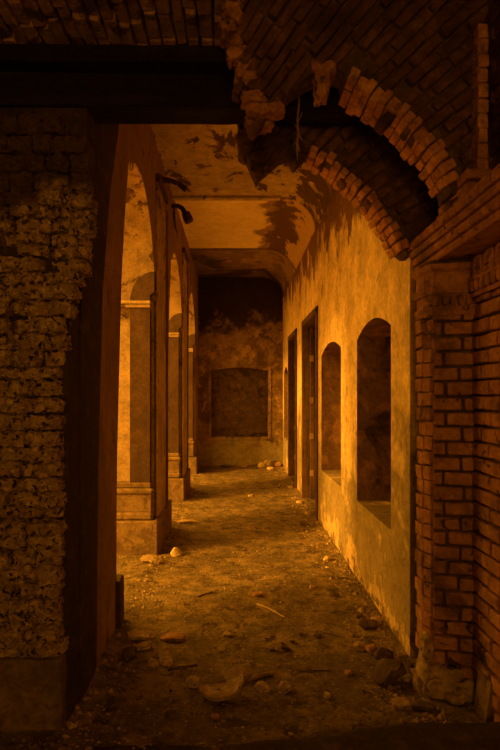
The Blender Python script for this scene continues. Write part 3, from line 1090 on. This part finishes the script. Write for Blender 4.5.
def shard(px, py, w, d, thick, label, m='clay', bend=.25, tilt=(0, 0, 0), name='tile_shard', cat='shard', lift=0.):
    """a curved broken tile lying on the floor"""
    x, y = G(px, py)
    s = y / F
    W = w * s
    bm = bmesh.new()
    n = 12
    rr = random.Random(int(px * 7 + py))
    top, bot = [], []
    for i in range(n + 1):
        t = i / n * 2 - 1
        dd = d * (1 - .35 * abs(t) ** 3) * rr.uniform(.88, 1.08)
        zz_ = -bend * W * (1 - t * t)
        top.append([bm.verts.new((t * W / 2, sg * dd / 2, zz_ + thick / 2)) for sg in (-1, 1)])
        bot.append([bm.verts.new((t * W / 2, sg * dd / 2, zz_ - thick / 2)) for sg in (-1, 1)])
    for i in range(n):
        bm.faces.new([top[i][0], top[i + 1][0], top[i + 1][1], top[i][1]])
        bm.faces.new([bot[i][0], bot[i][1], bot[i + 1][1], bot[i + 1][0]])
        for k in (0, 1):
            bm.faces.new([top[i][k], bot[i][k], bot[i + 1][k], top[i + 1][k]])
    bm.faces.new([top[0][0], top[0][1], bot[0][1], bot[0][0]])
    bm.faces.new([top[n][0], bot[n][0], bot[n][1], top[n][1]])
    R = Matrix.Rotation(tilt[2], 3, 'Z') @ Matrix.Rotation(tilt[0], 3, 'X') @ Matrix.Rotation(tilt[1], 3, 'Y')
    bmesh.ops.transform(bm, matrix=R.to_4x4(), verts=bm.verts)
    zmin = min(v.co.z for v in bm.verts)
    o = link(name, bm, m)
    o.location = (x, y + d * .4, floor_z(x, y + d * .4) - zmin - .008 + lift)
    return tag(o, label, cat)


def stick(p0, p1, r, label, m='wood_pale', name='stick', cat='stick', arch=.004, lift=.0):
    a, b = G(*p0), G(*p1)
    bm = bmesh.new()
    pts = []
    for i in range(7):
        t = i / 6
        x, y = a[0] + (b[0] - a[0]) * t, a[1] + (b[1] - a[1]) * t
        pts.append((x, y, floor_z(x, y) + r * .7 + lift + arch * math.sin(math.pi * t)))
    tube(bm, pts, [r * (.8 + .3 * RND.random()) for _ in pts], 7)
    return tag(link(name, bm, m), label, cat)


shard(221, 704, 46, .16, .018, 'large curved tile shard cupped upward on the dirt, foreground', bend=.20, tilt=(-.06, -.20, .15), m='stone', lift=.02)
shard(238, 683, 26, .10, .015, 'curved tile fragment just behind the large cupped shard', bend=-.22, tilt=(.2, -.1, .5), m='stone')
shard(164, 666, 13, .17, .018, 'narrow tilted tile fragment by the dark near jamb', bend=-.12, tilt=(.35, .1, .25), m='stone')
shard(150, 566, 20, .12, .02, 'flat tile fragment in front of the nearest pedestal', bend=-.10, tilt=(.1, .15, -.2), m='stone')
shard(187, 523, 20, .10, .018, 'thin flat fragment on the bright floor past the nearest pedestal', bend=-.05, tilt=(.05, .05, .3), m='stone_pale')
shard(140, 640, 26, .09, .02, 'flat slab fragment lowest in the pile by the near plinth', bend=-.06, tilt=(.15, .08, .1), m='stone')
shard(172, 641, 24, .08, .018, 'flat brown fragment behind the narrow tilted tile', bend=-.08, tilt=(.12, -.1, -.2))
stone(193, 690, 18, 11, .07, 'smooth rounded stone left of the large cupped shard', roundness=.8, amp=.06)
stone(176, 557, 13, 11, .09, 'pale wedge-shaped stone beside the nearest pedestal', 'stone_pale', roundness=.3, tilt=.3)
stone(259, 598, 15, 6, .06, 'small flat brick piece in the middle of the floor', 'clay', 'brick', 'brick_piece', roundness=.15, amp=.08, yaw=.1)
stone(142, 652, 22, 9, .10, 'brown stone on top of the pile by the near plinth', roundness=.4)
stone(128, 661, 16, 12, .10, 'dark stone wedged at the foot of the near jamb', 'stone_dark')
stone(153, 668, 14, 7, .07, 'small stone in front of the narrow tilted tile', 'stone')
stone(171, 722, 16, 9, .06, 'lone dark lump low on the floor, below the rounded stone', 'stone_dark')
stone(215, 720, 9, 6, .04, 'tiny brown lump under the large cupped shard', 'clay')
stone(263, 693, 18, 9, .08, 'flat angular stone right of the large cupped shard', roundness=.2, tilt=.2)
stone(286, 695, 15, 11, .08, 'upright angular stone in the middle foreground', 'stone', roundness=.2, tilt=-.3)
stone(328, 700, 7, 6, .03, 'small pale pebble in the right foreground', 'stone_pale', 'pebble', 'pebble', roundness=.8)
stone(291, 738, 6, 4, .02, 'tiny pale pebble near the doorstep', 'stone_pale', 'pebble', 'pebble', roundness=.8)
stone(392, 688, 38, 19, .16, 'largest stone, angular, lying against the right wall foot', 'stone_dark', roundness=.22, tilt=-.35, yaw=.3)
stone(385, 664, 24, 12, .12, 'dark slab stone behind the largest angular stone', 'stone_dark', roundness=.2, tilt=.25)
stone(370, 632, 22, 9, .12, 'dark flat stone by the right wall below the nearest niche', 'stone_dark', roundness=.3)
stone(377, 628, 13, 9, .09, 'brown lump against the wall below the nearest niche', 'stone', roundness=.4)
stone(362, 652, 14, 9, .08, 'small cracked lump left of the dark slab stone', 'stone')
stone(373, 656, 12, 10, .07, 'angular brown stone between slab and wall foot', 'clay')
stone(361, 620, 10, 6, .06, 'small dark stone a little up the passage from the brown lump', 'stone_dark')
stone(335, 598, 10, 5, .06, 'dark pebble out on the floor, clear of the right wall', 'stone_dark', 'pebble', 'pebble', roundness=.6)
stone(328, 563, 9, 7, .07, 'pale stone at the wall foot between the two niches', 'stone_pale')
stone(313, 590, 7, 5, .05, 'small stone in mid floor right of the brick piece', 'stone', 'pebble', 'pebble')
stone(405, 712, 22, 9, .09, 'low lump beside the doorstep near the pilaster foot', 'stone', roundness=.5)
stone(462, 711, 30, 11, .11, 'flat stone lying at the foot of the brick pilaster', 'stone', roundness=.4)
stone(426, 716, 26, 7, .09, 'thin slab half buried before the brick pilaster', 'stone_dark', roundness=.3)
stone(412, 676, 8, 11, .06, 'knobbly lump jammed between the right wall end and the pilaster', 'stone_dark', roundness=.6)
stone(243, 552, 8, 4, .06, 'dark clod in the middle of the passage', 'stone_dark', 'clod', 'clod')
stone(251, 497, 7, 3, .06, 'pale flake on the floor halfway down the passage', 'stone_pale')
stone(227, 637, 9, 5, .05, 'small clod up the floor from the tile shards', 'stone', 'clod', 'clod')
stone(318, 640, 8, 5, .05, 'clod beside the heap of withered leaves', 'stone_dark', 'clod', 'clod')
stone(349, 677, 9, 6, .05, 'small brown clod left of the largest angular stone', 'clay', 'clod', 'clod')
stone(300, 505, 8, 5, .10, 'lump of plaster fallen by the nearer doorway', 'stone_pale')
stone(309, 517, 9, 6, .09, 'brown stone on the threshold of the nearer doorway', 'stone')
stone(305, 527, 12, 7, .10, 'dark lump on the floor before the nearer doorway', 'stone_dark')
stone(291, 489, 7, 4, .10, 'stone at the sill of the farther doorway', 'stone')
far = [(262, 466, 8, 4, 'stone_pale', 'leftmost lump of the rubble by the end wall corner'), (268, 465, 8, 6, 'stone', 'tallest lump of the rubble in the far corner'),
       (274, 466, 9, 5, 'stone_dark', 'dark lump of the far corner rubble'), (278, 468, 7, 4, 'clay', 'rightmost brown lump of the far corner rubble'),
       (271, 470, 7, 3, 'stone_pale', 'pale lump in front of the far corner rubble'), (245, 468, 8, 2, 'stone', 'thin flake along the end wall under the blind panel'),
       (226, 468, 10, 2, 'stone_dark', 'dark flake along the end wall at left')]
for px, py, w, h, m_, lab in far:
    stone(px, py + 1, w * 1.15, h * 1.7, .14, lab, m_)
stick((257, 605), (284, 618), .005, 'pale straw lying on the open floor past the brick piece', 'straw', 'straw_stalk', 'straw', .006)
stick((246, 681), (274, 674), .012, 'short thick stick beside the curved tile fragment', 'wood_pale')
stick((362, 690), (380, 697), .006, 'thin twig in front of the largest angular stone', 'wood_pale', 'twig', 'twig')
stick((168, 671), (197, 664), .006, 'dry twig behind the rounded stone', 'wood', 'twig', 'twig')
stick((198, 598), (212, 594), .006, 'small dark twig on the bright floor', 'wood', 'twig', 'twig')
stick((300, 672), (330, 671), .004, 'thin stalk on the floor near the upright stone', 'wood', 'twig', 'twig')
# curl of pale rope at the pilaster foot
bm = bmesh.new()
c0 = U(434, 683, 2.86)
tube(bm, [U(428, 686, 2.86), U(431, 682, 2.85), U(436, 680, 2.85), U(440, 681, 2.86), U(441, 684, 2.87)], .007, 7)
tag(link('root_curl', bm, 'stone_pale'), 'pale curled root against the foot of the brick pilaster', 'root')
# heap of withered leaves, each leaf its own
R6 = random.Random(3)
for i in range(14):
    px, py = 285 + R6.gauss(0, 9), 645 + R6.gauss(0, 4.5)
    x, y = G(px, py)
    bm = bmesh.new()
    L, Wd = R6.uniform(.035, .06), R6.uniform(.016, .028)
    prof = [(-1, 0), (-.6, .7), (0, 1), (.6, .6), (1, 0)]
    curl = R6.uniform(.2, .6)
    tp = [[bm.verts.new((a * L / 2, s * w_ * Wd / 2, curl * L * (a * a) * .5 + abs(s) * w_ * Wd * .25 + dz)) for s in (-1, 0, 1)] for a, w_ in prof for dz in (0,)]
    bt = [[bm.verts.new(v.co - Vector((0, 0, .0015))) for v in rw] for rw in tp]
    for j in range(4):
        for k in range(2):
            bm.faces.new([tp[j][k], tp[j + 1][k], tp[j + 1][k + 1], tp[j][k + 1]])
            bm.faces.new([bt[j][k], bt[j][k + 1], bt[j + 1][k + 1], bt[j + 1][k]])
        for k in (0, 2):
            bm.faces.new([tp[j][k], bt[j][k], bt[j + 1][k], tp[j + 1][k]])
    R = (Matrix.Rotation(R6.uniform(0, 6.3), 3, 'Z') @ Matrix.Rotation(R6.uniform(-.6, .6), 3, 'X')).to_4x4()
    bmesh.ops.transform(bm, matrix=R, verts=bm.verts)
    zmin = min(v.co.z for v in bm.verts)
    o = link('withered_leaf', bm, 'leaf')
    o.location = (x, y, floor_z(x, y) - zmin + R6.uniform(-.003, .004))
    tag(o, 'withered curled leaf in the small dark heap on the open floor', 'leaf', 'withered leaves in a heap')

# loose grit nobody could count
bm = bmesh.new()
R7 = random.Random(8)
for i in range(2600):
    y = 2.5 + 9.6 * R7.random() ** 1.7
    q = R7.random()
    if q < .25:
        x = RX - abs(R7.gauss(0, .12)) - .01
    elif q < .38:
        x = LX + abs(R7.gauss(0, .12))
    else:
        x = R7.uniform(-1.2, 1.04)
    s = R7.uniform(.004, .012) * (1.0 + (1.2 if q < .38 and R7.random() < .35 else 0))
    z = floor_z(x, y)
    vs = [bm.verts.new((x + s * a * R7.uniform(.7, 1.4), y + s * b * R7.uniform(.7, 1.4), z + s * c * R7.uniform(.5, 1.0)))
          for a, b, c in ((1, 0, 0), (-1, 0, 0), (0, 1, 0), (0, -1, 0), (0, 0, 1), (0, 0, -1))]
    for f in ((0, 2, 4), (2, 1, 4), (1, 3, 4), (3, 0, 4), (2, 0, 5), (1, 2, 5), (3, 1, 5), (0, 3, 5)):
        bm.faces.new([vs[k] for k in f])
tag(link('gravel', bm, 'stone', merge=False), 'loose grit and crumbs scattered over the dirt floor', 'gravel', kind='stuff')

# ------------------------------------------------------------------ light: warm dusk sky through the arcade
w = bpy.data.worlds.new('dusk')
SC.world = w
w.use_nodes = True
nt = w.node_tree
nt.nodes.clear()
bg = nt.nodes.new('ShaderNodeBackground')
ow = nt.nodes.new('ShaderNodeOutputWorld')
bg.inputs['Color'].default_value = (1.0, .405, .028, 1)
bg.inputs['Strength'].default_value = 4.6
nt.links.new(bg.outputs[0], ow.inputs[0])


def portal(loc, rot, sx, sy):
    l = bpy.data.lights.new('sky_portal', 'AREA')
    l.shape = 'RECTANGLE'
    l.size, l.size_y = sx, sy
    l.cycles.is_portal = True
    o = bpy.data.objects.new('sky_portal', l)
    o.location, o.rotation_euler = loc, rot
    COL.objects.link(o)


for a, b in ARCH:
    portal((LX - TH - .02, (a + b) / 2, 1.8), (0, -math.pi / 2, 0), 3.7, 2.0)
portal((-.15, -2.12, 2.15), (math.pi / 2, 0, 0), 1.5, 1.9)

s = bpy.data.lights.new('low_sun', 'SUN')
s.energy = 5.5
s.color = (1.0, .42, .04)
s.angle = math.radians(14)
so = bpy.data.objects.new('low_sun', s)
d = Vector((.78, .42, -.42)).normalized()
so.rotation_euler = d.to_track_quat('-Z', 'Y').to_euler()
COL.objects.link(so)

# ------------------------------------------------------------------ camera
cam = bpy.data.cameras.new('camera')
cam.sensor_fit = 'AUTO'
cam.sensor_width = 36
cam.lens = F * 36 / 750
cam.shift_x = (250 - VX) / 750
cam.shift_y = (VY - 375) / 750
cam.clip_start = .05
co = bpy.data.objects.new('camera', cam)
co.location = (0, 0, EYE)
co.rotation_euler = (math.pi / 2, 0, 0)
COL.objects.link(co)
SC.camera = co

vs = SC.view_settings
vs.view_transform = 'Standard'
vs.look = 'None'
vs.exposure = 0.0
vs.gamma = 1.0
vs.use_curve_mapping = False
SC.cycles.max_bounces = 8
SC.cycles.diffuse_bounces = 6
